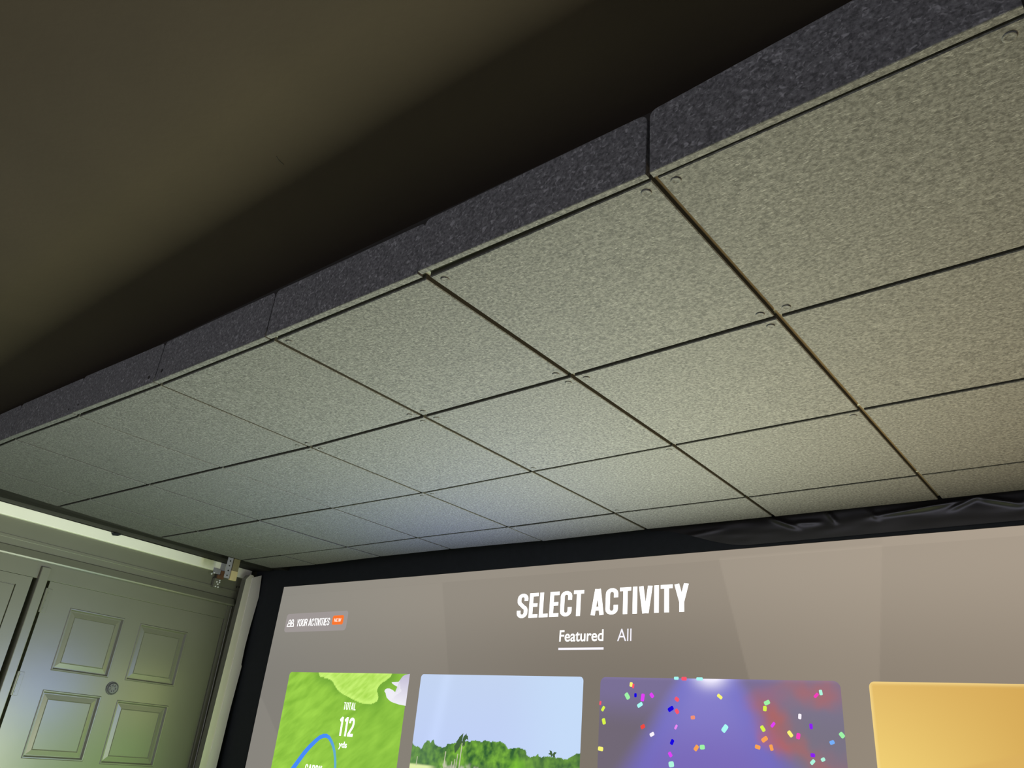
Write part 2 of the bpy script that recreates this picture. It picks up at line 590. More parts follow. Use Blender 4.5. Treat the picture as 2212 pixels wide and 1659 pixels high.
# caulk bead at the corner beside the screen
bm = bmesh.new()
cyl(bm, WP(1.688, 0.001, 0.0), (0, 0, 1), 0.004, HDR - 0.01, 10)
struct(obj('trim_5', bm, OLIVE))


# ------------------------------------------------------------------ doors
def door_leaf(bm, s0, s1, z0, z1, openings, nf, nb):
    """stiles and rails of a moulded door: a slab with rectangular openings"""
    ss = sorted({s0, s1} | {o[0] for o in openings} | {o[1] for o in openings})
    zs = sorted({z0, z1} | {o[2] for o in openings} | {o[3] for o in openings})
    for i in range(len(ss) - 1):
        for j in range(len(zs) - 1):
            cs, cz = (ss[i] + ss[i + 1]) / 2, (zs[j] + zs[j + 1]) / 2
            if any(o[0] < cs < o[1] and o[2] < cz < o[3] for o in openings):
                continue
            v = [bm.verts.new(WP(a, nf, b)) for a, b in ((ss[i], zs[j]), (ss[i + 1], zs[j]), (ss[i + 1], zs[j + 1]), (ss[i], zs[j + 1]))]
            bm.faces.new(v)
    bmesh.ops.remove_doubles(bm, verts=bm.verts, dist=1e-5)
    # edges around the slab
    for a, b in (((s0, z0), (s0, z1)), ((s0, z1), (s1, z1)), ((s1, z1), (s1, z0)), ((s1, z0), (s0, z0))):
        v = [bm.verts.new(WP(a[0], nf, a[1])), bm.verts.new(WP(b[0], nf, b[1])), bm.verts.new(WP(b[0], nb, b[1])), bm.verts.new(WP(a[0], nb, a[1]))]
        bm.faces.new(v)
    bm.faces.new([bm.verts.new(WP(a, nb, b)) for a, b in ((s0, z0), (s0, z1), (s1, z1), (s1, z0))])
    bmesh.ops.remove_doubles(bm, verts=bm.verts, dist=1e-5)
    bmesh.ops.recalc_face_normals(bm, faces=bm.faces)


def panel_mesh(o, nf, prof):
    bm = bmesh.new()
    loops = []
    for d, n in prof:
        loops.append([bm.verts.new(WP(a, nf + n, b)) for a, b in ((o[0] + d, o[2] + d), (o[1] - d, o[2] + d), (o[1] - d, o[3] - d), (o[0] + d, o[3] - d))])
    for A, B in zip(loops, loops[1:]):
        for i in range(4):
            bm.faces.new((A[i], A[(i + 1) % 4], B[(i + 1) % 4], B[i]))
    bm.faces.new(loops[-1])
    bmesh.ops.recalc_face_normals(bm, faces=bm.faces)
    return bm


PROF = [(0.0, 0.0), (0.003, 0.0035), (0.007, 0.0032), (0.013, -0.0085), (0.016, -0.0085), (0.036, -0.0055), (0.0375, -0.0075), (0.0405, -0.0058)]
NF = -0.012
OPEN = [(0.812, 1.096, 1.655, 1.940), (1.184, 1.464, 1.655, 1.932), (0.808, 1.092, 1.282, 1.570), (1.176, 1.462, 1.275, 1.562),
        (0.808, 1.092, 0.26, 1.16), (1.176, 1.462, 0.26, 1.16)]
bm = bmesh.new()
door_leaf(bm, 0.681, 1.6625, 0.01, 2.0392, OPEN, NF, -0.052)
door = struct(obj('door_1', bm, OLIVE))
for o in OPEN:
    obj('door_panel', panel_mesh(o, NF, PROF), OLIVE, door)
# round worn viewer cover
bm = bmesh.new()
c0 = WP(1.133, NF - 0.001, 1.611)
cyl(bm, c0, WN, 0.031, 0.006, 32)
cyl(bm, c0 + WN * 0.006, WN, 0.029, 0.005, 32, 0.022)
for k in range(7):
    a = k * 0.9
    q = c0 + WN * 0.010 + (WD * math.cos(a) + Vector((0, 0, 1)) * math.sin(a)) * 0.014
    cyl(bm, q, WN, 0.0048, 0.004, 10, 0.003)
viewer = obj('door_viewer', bm, NICKEL, door)
viewer['label'] = 'round worn metal door viewer'
for zc, hh in ((1.950, 0.055), (1.583, 0.05), (0.30, 0.05)):
    bm = bmesh.new()
    cyl(bm, WP(0.674, -0.004, zc - hh), Vector((0, 0, 1)), 0.0065, hh * 2, 12)
    wbox(bm, 0.682, 0.704, NF - 0.001, NF + 0.0025, zc - hh, zc + hh, bev=0.001)
    for dz in (-0.035, 0.0, 0.035):
        cyl(bm, WP(0.690, NF + 0.002, zc + dz), WN, 0.0035, 0.0016, 10)
    obj('hinge', bm, OLIVE, door)

# neighbouring door at the left edge
OPEN2 = [(-0.30, 0.536, 0.3, 2.038 - 0.004)]
bm = bmesh.new()
door_leaf(bm, -0.42, 0.597, 0.01, 2.038, [(-0.30, 0.536, 0.3, 1.995)], -0.006, -0.034)
door2 = struct(obj('door_2', bm, OLIVE))
obj('door_panel', panel_mesh((-0.30, 0.536, 0.3, 1.995), -0.006, [(0, 0), (0.001, -0.007), (0.004, -0.007), (0.005, -0.002)]), OLIVE, door2)

# ------------------------------------------------------------------ pale boards in the corner beside the screen
XP = -3.595
bm = bmesh.new()
fs = prism(bm, [(XP - 0.045, y, z) for y, z in ((1.668, 0.0), (1.668, 1.285), (1.686, 2.262), (1.707, 2.292), (1.726, 2.292), (1.760, 2.26), (1.755, 0.0))], (0.045, 0, 0))
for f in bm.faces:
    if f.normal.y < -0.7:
        f.material_index = 1  # front face in dark olive, its shadow put into the colour
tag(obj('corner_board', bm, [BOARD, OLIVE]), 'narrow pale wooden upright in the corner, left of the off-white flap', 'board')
bm = bmesh.new()
prism(bm, [(XP + 0.0005, y, z) for y, z in ((1.708, 0.0), (1.708, 1.287), (1.716, 1.58), (1.722, 1.889), (1.723, 2.276), (1.740, 2.286), (1.779, 2.303), (1.791, 2.182), (1.780, 2.03), (1.774, 1.90), (1.776, 1.81), (1.781, 1.80),
                                                (1.770, 1.583), (1.765, 1.29), (1.76, 0.0))], (0.003, 0, 0))
tag(obj('corner_flap', bm, FLAP), 'off-white upright flap with a wavy right edge beside the black screen border', 'flap')
bm = bmesh.new()
wbox(bm, 1.688, 1.693, 0.0, 0.001, 2.218, 2.230)
wbox(bm, 1.703, 1.709, 0.0, 0.001, 2.222, 2.230)
obj('screw_hole', bm, HOLE, wall_left)

# bracket hanging at the end of the rail
br = empty('corner_bracket', WP(1.615, 0.03, 2.24))
tag(br, 'wood block with rusty metal bracket at the end of the cream rail in the corner', 'bracket')
obj('wood_block', boxf(-3.446, -3.430, 1.486, 1.526, 2.207, 2.257, 0.0015), BLOCKW, br)
obj('wood_block', boxf(-3.447, -3.432, 1.488, 1.526, 2.2575, 2.322, 0.0015), DIMWOOD, br)  # upper part of the block, its dimmer light put into the wood colour
bm = bmesh.new()
box(bm, -3.438, -3.435, 1.452, 1.484, 2.212, 2.322, 0, 0.0008)
for k in range(4):
    cyl(bm, (-3.435, 1.468, 2.226 + 0.026 * k), (1, 0, 0), 0.004, 0.001, 10, mat=1)
obj('metal_plate', bm, [STEEL, HOLE], br)
bm = bmesh.new()
wbox(bm, 1.530, 1.572, 0.0225, 0.031, 2.238, 2.258, bev=0.001)
wbox(bm, 1.548, 1.572, 0.0225, 0.031, 2.256, 2.284, bev=0.001)
obj('rusty_plate', bm, RUST, br)['label'] = 'brown rusty plate'
bm = bmesh.new()
wbox(bm, 1.500, 1.547, 0.0225, 0.026, 2.260, 2.290, bev=0.001)
wbox(bm, 1.540, 1.572, 0.0225, 0.025, 2.284, 2.327, bev=0.001)
obj('zinc_plate', bm, STEEL, br)
bm = bmesh.new()
wbox(bm, 1.522, 1.562, 0.004, 0.024, 2.188, 2.237)
tab = obj('glint_tab', bm, OLIVE, br)
for s_, z in ((1.493, 2.2535), (1.508, 2.2628), (1.554, 2.229), (1.538, 2.219), (1.555, 2.2185), (1.547, 2.2075), (1.536, 2.193), (1.553, 2.1925)):
    bm = bmesh.new()
    bmesh.ops.create_icosphere(bm, subdivisions=2, radius=0.0046, matrix=Matrix.Translation(WP(s_, 0.0262, z)))
    obj('glint_bead', bm, GLINT, tab, smooth=True)  # white beads stand for glints, the highlight put into their colour

# ------------------------------------------------------------------ projection screen
Y = SCREEN_Y


def vnoise(x, z, f, seed=0.0, octv=3):
    s, a, t = 0.0, 1.0, 0.0
    for k in range(octv):
        s += a * noise.noise((x * f + seed, z * f + seed * 1.7, seed))
        t += a
        a *= 0.5
        f *= 2
    return s / t


def lerp(a, b, t):
    return tuple(x + (y - x) * t for x, y in zip(a, b))


def clamp(t):
    return max(0.0, min(1.0, t))


def sstep(a, b, t):
    t = clamp((t - a) / (b - a))
    return t * t * (3 - 2 * t)


def picture(name, xs, zs, func, y, mat, parent, radius=0.0, topz=None):
    """finely divided flat picture with its own colour layer; rounded top and bottom corners"""
    bm = bmesh.new()
    lay = bm.verts.layers.float_color.new('picture')
    x0, x1 = xs[0], xs[-1]
    z0, z1 = zs[0], zs[-1]
    g = []
    for z in zs:
        ins = 0.0
        if radius:
            for ze in (z0, z1):
                d = abs(z - ze)
                if d < radius:
                    ins = radius - math.sqrt(max(0, radius ** 2 - (radius - d) ** 2))
        row = []
        for x in xs:
            xx = x0 + ins + (x - x0) * (x1 - x0 - 2 * ins) / (x1 - x0)
            zz = z
            if topz is not None and z == z1:
                zz = topz(xx)
            v = bm.verts.new((xx, y, zz))
            c = func(xx, zz)
            v[lay] = (c[0], c[1], c[2], 1)
            row.append(v)
        g.append(row)
    for j in range(len(zs) - 1):
        for i in range(len(xs) - 1):
            bm.faces.new((g[j][i], g[j][i + 1], g[j + 1][i + 1], g[j + 1][i]))
    return obj(name, bm, mat, parent)


def lin(a, b, n):
    return [a + (b - a) * i / n for i in range(n + 1)]


PIC = picture_material('projected_picture')
screen = empty('projection_screen', (-1.27, Y, 0.02))
tag(screen, 'wide grey projection screen showing the select activity menu with coloured picture cards', 'projection screen')


def S3(r, g, b):
    return srgb(r, g, b)[:3]


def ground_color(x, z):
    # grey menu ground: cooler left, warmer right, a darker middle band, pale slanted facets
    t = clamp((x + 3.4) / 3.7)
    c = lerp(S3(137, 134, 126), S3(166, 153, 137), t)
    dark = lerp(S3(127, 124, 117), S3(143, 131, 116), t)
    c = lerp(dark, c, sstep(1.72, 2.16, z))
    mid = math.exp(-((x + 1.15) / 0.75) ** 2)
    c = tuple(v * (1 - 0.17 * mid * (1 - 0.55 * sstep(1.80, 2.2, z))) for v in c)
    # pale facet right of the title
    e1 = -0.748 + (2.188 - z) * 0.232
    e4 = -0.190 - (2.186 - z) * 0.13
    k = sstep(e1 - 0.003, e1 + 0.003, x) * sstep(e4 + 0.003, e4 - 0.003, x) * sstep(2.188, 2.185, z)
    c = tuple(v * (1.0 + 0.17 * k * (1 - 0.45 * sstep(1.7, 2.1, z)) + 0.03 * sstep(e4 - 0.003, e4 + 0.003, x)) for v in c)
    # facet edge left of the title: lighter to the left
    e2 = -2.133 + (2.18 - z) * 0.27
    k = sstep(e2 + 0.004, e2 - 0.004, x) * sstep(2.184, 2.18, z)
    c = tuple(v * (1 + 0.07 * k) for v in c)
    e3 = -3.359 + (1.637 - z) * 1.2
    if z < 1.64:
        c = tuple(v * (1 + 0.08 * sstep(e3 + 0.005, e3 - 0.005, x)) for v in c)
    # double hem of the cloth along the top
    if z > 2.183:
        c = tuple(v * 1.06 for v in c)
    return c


def top_edge(x):
    return interp(x, [SX0, -2.31, -1.48, 0.2, SX1], [2.229, 2.2225, 2.2205, 2.2125, 2.210])


zs = lin(0.03, 1.25, 12) + lin(1.26, 2.178, 150) + [2.182, 2.1835, 2.195, 2.207, 2.2125]
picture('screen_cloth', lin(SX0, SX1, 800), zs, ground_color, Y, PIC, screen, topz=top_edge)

# ---- lettering: condensed gothic capitals made of constant-width strokes
WHITE_LIT = lit('projected_white', (1.0, 1.0, 0.98, 1), 1.6)
LILAC_LIT = lit('projected_pale_white', (0.92, 0.90, 1.0, 1), 1.05)


def arcp(cx, cz, rx, rz, a0, a1, n=7):
    return [(cx + rx * math.cos(math.radians(a0 + (a1 - a0) * i / n)), cz + rz * math.sin(math.radians(a0 + (a1 - a0) * i / n))) for i in range(n + 1)]


def glyph(ch, w=0.40, t=0.13):
    """strokes of a capital of height 1, returns (list of polylines, advance)"""
    h = t / 2
    a, b, lo, hi = h, w - h, h, 1 - h
    m = (a + b) / 2
    rx, rz = (b - a) / 2, (b - a) / 2 * 1.05
    if ch == ' ':
        return [], w * 0.36
    if ch == 'S':
        p = [(b, 0.70), (b, hi - rz)] + arcp(m, hi - rz, rx, rz, 0, 180)[1:] + [(a, 0.72)] + arcp(m, 0.70, rx, 0.16, 180, 240, 4)[1:] + \
            [(m + rx * 0.45, 0.43)] + arcp(m, 0.30, rx, 0.16, 50, 0, 4) + [(b, lo + rz)] + arcp(m, lo + rz, rx, rz, 0, -180)[1:] + [(a, 0.31)]
        return [p], w
    if ch == 'C':
        return [[(b, 0.64), (b, hi - rz)] + arcp(m, hi - rz, rx, rz, 0, 180)[1:] + [(a, lo + rz)] + arcp(m, lo + rz, rx, rz, 180, 360)[1:] + [(b, 0.36)]], w
    if ch == 'O':
        return [[(b, 0.5), (b, hi - rz)] + arcp(m, hi - rz, rx, rz, 0, 180)[1:] + [(a, lo + rz)] + arcp(m, lo + rz, rx, rz, 180, 360)[1:] + [(b, 0.5)]], w
    if ch == 'U':
        return [[(a, 1), (a, lo + rz)] + arcp(m, lo + rz, rx, rz, 180, 360)[1:] + [(b, 1)]], w
    if ch == 'E':
        w2 = w * 0.82
        return [[(a, 0), (a, 1)], [(a, hi), (w2, hi)], [(a, 0.51), (w2 * 0.93, 0.51)], [(a, lo), (w2, lo)]], w2
    if ch == 'L':
        w2 = w * 0.80
        return [[(a, 0), (a, 1)], [(a, lo), (w2, lo)]], w2
    if ch == 'T':
        w2 = w * 0.88
        return [[(w2 / 2, 0), (w2 / 2, 1)], [(0, hi), (w2, hi)]], w2
    if ch == 'I':
        return [[(a, 0), (a, 1)]], t
    if ch == 'V':
        w2 = w * 1.02
        return [[(h * 0.95, 1), (w2 / 2 - h * 0.35, 0)], [(w2 / 2 + h * 0.35, 0), (w2 - h * 0.95, 1)]], w2
    if ch == 'A':
        w2 = w * 1.06
        return [[(h * 0.95, 0), (w2 / 2 - h * 0.35, 1)], [(w2 / 2 + h * 0.35, 1), (w2 - h * 0.95, 0)], [(w2 * 0.24, 0.25), (w2 * 0.76, 0.25)]], w2
    if ch == 'Y':
        w2 = w * 1.02
        return [[(h * 0.95, 1), (w2 / 2 - h * 0.1, 0.38)], [(w2 / 2 + h * 0.1, 0.38), (w2 - h * 0.95, 1)], [(w2 / 2, 0.48), (w2 / 2, 0)]], w2
    if ch == 'N':
        return [[(a, 0), (a, 1)], [(a, 0.96), (b, 0.04)], [(b, 0), (b, 1)]], w
    if ch == 'W':
        w2 = w * 1.45
        return [[(h * 0.9, 1), (w2 * 0.27, 0)], [(w2 * 0.31, 0), (w2 * 0.49, 1)], [(w2 * 0.51, 1), (w2 * 0.69, 0)], [(w2 * 0.73, 0), (w2 - h * 0.9, 1)]], w2
    if ch == 'R':
        r2 = 0.23
        return [[(a, 0), (a, 1)], [(a, hi), (m, hi)] + arcp(m, hi - r2, rx, r2, 90, -90) + [(a, hi - 2 * r2)], [(m, hi - 2 * r2), (b, 0.40), (b, 0)]], w
    if ch == '1':
        return [[(w * 0.52, 0), (w * 0.52, 1)], [(w * 0.52, 0.96), (w * 0.12, 0.80)]], w * 0.70
    if ch == '2':
        return [[(a, 0.70), (a, hi - rz)] + arcp(m, hi - rz, rx, rz, 180, 0)[1:] + [(b, 0.66), (b * 0.93, 0.52), (a, 0.12), (a, lo), (w, lo)]], w
    return [], w


def stroke(bm, pts, t, tf, y):
    """thick mitred polyline in the screen plane"""
    n = len(pts)
    P = [Vector(p) for p in pts]
    closed = (P[0] - P[-1]).length < 1e-6
    L_, R_ = [], []
    for i in range(n):
        if closed and i in (0, n - 1):
            d0 = (P[-1] - P[-2]).normalized(); d1 = (P[1] - P[0]).normalized()
        else:
            d0 = (P[i] - P[i - 1]).normalized() if i > 0 else (P[1] - P[0]).normalized()
            d1 = (P[i + 1] - P[i]).normalized() if i < n - 1 else d0
        n0 = Vector((-d0.y, d0.x)); n1 = Vector((-d1.y, d1.x))
        mm = n0 + n1
        if mm.length < 1e-4:
            mm = n0
        mm.normalize()
        k = min(1.6, 1 / max(0.35, mm.dot(n0)))
        L_.append(P[i] + mm * (t / 2) * k)
        R_.append(P[i] - mm * (t / 2) * k)
    lv = [bm.verts.new((tf(p)[0], y, tf(p)[1])) for p in L_]
    rv = [bm.verts.new((tf(p)[0], y, tf(p)[1])) for p in R_]
    for i in range(n - 1):
        try:
            bm.faces.new((rv[i], rv[i + 1], lv[i + 1], lv[i]))
        except ValueError:
            pass


def lettering(bm, text, x0, x1, z0, z1, y, w=0.40, t=0.13, gap=0.075, slant=0.0):
    gl = [glyph(c, w, t) for c in text]
    total = sum(g[1] for g in gl) + gap * (len(gl) - 1)
    k = (x1 - x0) / total
    hz = z1 - z0
    cx = 0.0
    for strokes, adv in gl:
        for s in strokes:
            stroke(bm, [(p[0] + cx, p[1]) for p in s], t,
                   lambda p: (x0 + p[0] * k + slant * p[1] * hz, z0 + p[1] * hz), y)
        cx += adv + gap


def text_mesh(text, x0, x1, z0, z1, y, offset=0.0):
    """lettering set in Blender's built-in sans face, fitted to a box"""
    cu = bpy.data.curves.new('tmp_text', 'FONT')
    cu.body = text
    cu.offset = offset
    to = bpy.data.objects.new('tmp_text', cu)
    COL.objects.link(to)
    dg = bpy.context.evaluated_depsgraph_get()
    me = bpy.data.meshes.new_from_object(to.evaluated_get(dg))
    bpy.data.objects.remove(to)
    bpy.data.curves.remove(cu)
    bm = bmesh.new()
    bm.from_mesh(me)
    bpy.data.meshes.remove(me)
    xs = [v.co.x for v in bm.verts]
    ys = [v.co.y for v in bm.verts]
    for v in bm.verts:
        u = (v.co.x - min(xs)) / (max(xs) - min(xs))
        w_ = (v.co.y - min(ys)) / (max(ys) - min(ys))
        v.co = Vector((x0 + (x1 - x0) * u, y, z0 + (z1 - z0) * w_))
    return bm


Y1, Y2, Y3, Y4 = Y - 0.002, Y - 0.004, Y - 0.006, Y - 0.008
bm = bmesh.new()
lettering(bm, 'SELECT ACTIVITY', -1.668, -0.868, 2.005, 2.106, Y1, w=0.40, t=0.140, gap=0.052)
obj('title_text', bm, WHITE_LIT, screen)
bm = text_mesh('Featured', -1.438, -1.230, 1.907, 1.951, Y1, 0.012)
obj('tab_text', bm, WHITE_LIT, screen)
bm = text_mesh('All', -1.168, -1.106, 1.906, 1.951, Y1, 0.0)
obj('tab_text', bm, LILAC_LIT, screen)
bm = boxf(-1.440, -1.228, Y1, Y1 + 0.001, 1.876, 1.884)
obj('tab_underline', bm, LILAC_LIT, screen)


def rounded(x0, x1, z0, z1, r, y, n=6):
    pts = []
    for cx, cz, a in ((x1 - r, z1 - r, 0), (x0 + r, z1 - r, 90), (x0 + r, z0 + r, 180), (x1 - r, z0 + r, 270)):
        for i in range(n + 1):
            t = math.radians(a + 90 * i / n)
            pts.append((cx + r * math.cos(t), y, cz + r * math.sin(t)))
    return pts


# "your activities" button
bm = bmesh.new()
prism(bm, rounded(-3.290, -2.773, 1.980, 2.077, 0.018, Y1), (0, 0.0008, 0))
button = obj('activities_button', bm, lit('projected_mauve_grey', srgb(158, 151, 149)), screen)
bm = bmesh.new()
lettering(bm, 'YOUR ACTIVITIES', -3.186, -2.910, 2.008, 2.045, Y2, w=0.40, t=0.095, gap=0.07, slant=0.05)
obj('button_text', bm, WHITE_LIT, button)
bm = bmesh.new()
idn = lambda p: p
for cx, cz in ((-3.251, 2.034), (-3.226, 2.035)):
    stroke(bm, arcp(cx, cz, 0.0085, 0.0095, 0, 360, 14), 0.0045, idn, Y2)
stroke(bm, [(-3.268, 2.010), (-3.266, 2.018)] + arcp(-3.252, 2.016, 0.014, 0.010, 165, 15, 7) + [(-3.237, 2.010), (-3.268, 2.010)], 0.0045, idn, Y2)
stroke(bm, [(-3.236, 2.010), (-3.234, 2.018)] + arcp(-3.225, 2.017, 0.012, 0.010, 140, 15, 6) + [(-3.211, 2.010), (-3.236, 2.010)], 0.0045, idn, Y2)
obj('people_icon', bm, WHITE_LIT, button)
bm = bmesh.new()
prism(bm, rounded(-2.888, -2.801, 2.009, 2.055, 0.010, Y2), (0, 0.0008, 0), 0)
lettering(bm, 'NEW', -2.871, -2.816, 2.023, 2.040, Y3, w=0.46, t=0.13, gap=0.10)
for f in bm.faces:
    if all(abs(v.co.y - Y3) < 1e-5 for v in f.verts):
        f.material_index = 1
obj('new_badge', bm, [lit('projected_orange', srgb(250, 120, 50)), lit('projected_cream', srgb(255, 236, 222))], button)


# ---- picture cards
def inside(x, z, poly):
    r = False
    n = len(poly)
    for i in range(n):
        x1, z1 = poly[i]
        x2, z2 = poly[i - 1]
        if (z1 > z) != (z2 > z) and x < (x2 - x1) * (z - z1) / (z2 - z1) + x1:
            r = not r
    return r


def dist_edge(x, z, poly):
    best = 9
    p = Vector((x, z))
    for i in range(len(poly)):
        a, b = Vector(poly[i]), Vector(poly[i - 1])
        ab = b - a
        t = clamp((p - a).dot(ab) / max(1e-9, ab.dot(ab)))
        best = min(best, (p - a - ab * t).length)
    return best


def rows(fine_from, top, step, r=0.03):
    zs = lin(CARD_BOT, fine_from, 24)[:-1]
    zs += lin(fine_from, top - r, int((top - r - fine_from) / step))[:-1]
    zs += [top - r + r * math.sin(math.radians(90 * i / 8)) for i in range(9)]
    return zs


FAIR = [(-2.927, 1.790), (-2.915, 1.760), (-2.870, 1.752), (-2.824, 1.744), (-2.800, 1.735), (-2.785, 1.721), (-2.765, 1.706), (-2.744, 1.693), (-2.708, 1.680), (-2.668, 1.669), (-2.625, 1.657), (-2.585, 1.648),
        (-2.552, 1.642), (-2.523, 1.640), (-2.495, 1.642), (-2.475, 1.648), (-2.458, 1.655), (-2.452, 1.664), (-2.455, 1.681), (-2.466, 1.695), (-2.468, 1.708), (-2.459, 1.723), (-2.44, 1.736), (-2.415, 1.747),
        (-2.390, 1.764), (-2.379, 1.790)]
BUNK = [(-2.262, 1.777), (-2.292, 1.773), (-2.305, 1.767), (-2.313, 1.760), (-2.321, 1.750), (-2.330, 1.742), (-2.346, 1.737), (-2.375, 1.740), (-2.370, 1.734), (-2.356, 1.728), (-2.342, 1.724), (-2.328, 1.719), (-2.312, 1.714),
        (-2.302, 1.708), (-2.303, 1.700), (-2.312, 1.695), (-2.324, 1.693), (-2.342, 1.697), (-2.352, 1.702), (-2.363, 1.707), (-2.383, 1.712), (-2.400, 1.712), (-2.413, 1.707), (-2.415, 1.699), (-2.403, 1.690),
        (-2.400, 1.682), (-2.394, 1.673), (-2.377, 1.663), (-2.360, 1.656), (-2.341, 1.652), (-2.307, 1.646), (-2.262, 1.642)]


def green_color(x, z):
    a = 0.55
    u, v = x * math.cos(a) + z * math.sin(a), -x * math.sin(a) + z * math.cos(a)
    s = vnoise(u * 0.9, v * 3.2, 9, 3.0, 4) + 0.5 * vnoise(x, z, 7, 9.0, 2)
    c = lerp(S3(118, 172, 52), S3(172, 226, 84), clamp(0.52 + 0.62 * s))
    right = sstep(-2.85, -2.45, x) * (1 - 0.4 * sstep(1.70, 1.5, z))
    c = lerp(c, S3(118, 172, 58), 0.45 * right)
    edge = dist_edge(x, z, FAIR) if z > 1.55 else 9
    if z > 1.6 and inside(x, z, FAIR):
        s2 = vnoise(u * 0.5, v * 2, 30, 5.0, 3)
        c = lerp(S3(164, 214, 78), S3(204, 246, 120), clamp(0.5 + 0.9 * s2 + 0.45 * sstep(0.03, 0.0, edge)))
    else:
        c = lerp(c, S3(104, 158, 54), 0.65 * sstep(0.07, 0.0, edge) * sstep(1.62, 1.72, z + 0.2 * (x + 2.7)))
    return c


picture('activity_card', lin(-3.163, -2.268, 240), rows(1.28, CARD_TOP, 0.0038), green_color, Y1, PIC, screen, 0.016)
gcard = screen.children[-1]
gcard['label'] = 'green golf hole card'
bm = bmesh.new()
lay = bm.verts.layers.float_color.new('picture')
bv = [bm.verts.new((x, Y2, z)) for x, z in BUNK]
for v in bv:
    k = sstep(1.735, 1.76, v.co.z)
    v[lay] = lerp(S3(240, 238, 246), S3(196, 190, 214), k) + (1,)
f = bm.faces.new(bv)
bmesh.ops.triangulate(bm, faces=[f])
obj('sand_bunker', bm, PIC, gcard)
bm = bmesh.new()
lettering(bm, 'TOTAL', -2.682, -2.594, 1.611, 1.644, Y3, w=0.42, t=0.112, gap=0.08)
obj('card_text', bm, WHITE_LIT, gcard)
bm = bmesh.new()
lettering(bm, '112', -2.694, -2.585, 1.497, 1.579, Y3, w=0.46, t=0.15, gap=0.10)
obj('card_text', bm, WHITE_LIT, gcard)
bm = bmesh.new()
lettering(bm, 'CARRY', -2.890, -2.765, 1.325, 1.362, Y3, w=0.42, t=0.13, gap=0.08)
obj('card_text', bm, WHITE_LIT, gcard)
bm = text_mesh('yds', -2.672, -2.614, 1.440, 1.474, Y3, 0.022)
obj('unit_text', bm, WHITE_LIT, gcard)
# blue shot path
ARC = [(-3.05, 1.25), (-3.018, 1.295), (-2.986, 1.334), (-2.953, 1.371), (-2.92, 1.408), (-2.886, 1.438), (-2.85, 1.465), (-2.823, 1.482), (-2.799, 1.490), (-2.775, 1.492), (-2.754, 1.486), (-2.731, 1.469), (-2.712, 1.450), (-2.697, 1.428), (-2.685, 1.402), (-2.676, 1.375), (-2.670, 1.345), (-2.668, 1.30), (-2.668, 1.25)]
WID = [0.030, 0.029, 0.028, 0.027, 0.026, 0.024, 0.022, 0.020, 0.0185, 0.0175, 0.017, 0.0165, 0.016, 0.016, 0.016, 0.016, 0.016, 0.016, 0.016]
bm = bmesh.new()
lay = bm.verts.layers.float_color.new('picture')
pp = []
for i in range(len(ARC)):
    p = Vector(ARC[i])
    d = (Vector(ARC[min(i + 1, len(ARC) - 1)]) - Vector(ARC[max(i - 1, 0)])).normalized()
    nn = Vector((-d.y, d.x)) * WID[i] / 2
    c = lerp(S3(72, 140, 250), S3(104, 176, 206), sstep(-2.79, -2.68, p.x)) + (1,)
    a, b = bm.verts.new((p.x + nn.x, Y2, p.y + nn.y)), bm.verts.new((p.x - nn.x, Y2, p.y - nn.y))
    a[lay] = c
    b[lay] = c
    pp.append((a, b))
for (a, b), (c, d) in zip(pp, pp[1:]):
    bm.faces.new((a, c, d, b))
obj('shot_path', bm, PIC, gcard)

# sky and trees card
SKY = [(-2.20, 1.499), (-2.190, 1.496), (-2.175, 1.484), (-2.149, 1.482), (-2.135, 1.473), (-2.122, 1.492), (-2.104, 1.507), (-2.092, 1.512), (-2.082, 1.503), (-2.067, 1.515), (-2.057, 1.498), (-2.031, 1.491), (-2.006, 1.488), (-1.98, 1.503), (-1.947, 1.508),
       (-1.929, 1.516), (-1.86, 1.520), (-1.84, 1.525), (-1.796, 1.524), (-1.779, 1.527), (-1.73, 1.526), (-1.70, 1.529), (-1.691, 1.527), (-1.668, 1.518), (-1.654, 1.506), (-1.642, 1.510), (-1.596, 1.513), (-1.568, 1.505), (-1.56, 1.489), (-1.543, 1.482),
       (-1.519, 1.486), (-1.508, 1.498), (-1.499, 1.486), (-1.460, 1.490), (-1.434, 1.492), (-1.414, 1.490), (-1.39, 1.489), (-1.375, 1.489), (-1.356, 1.494), (-1.324, 1.512), (-1.30, 1.515)]
SKX, SKZ = [p[0] for p in SKY], [p[1] for p in SKY]


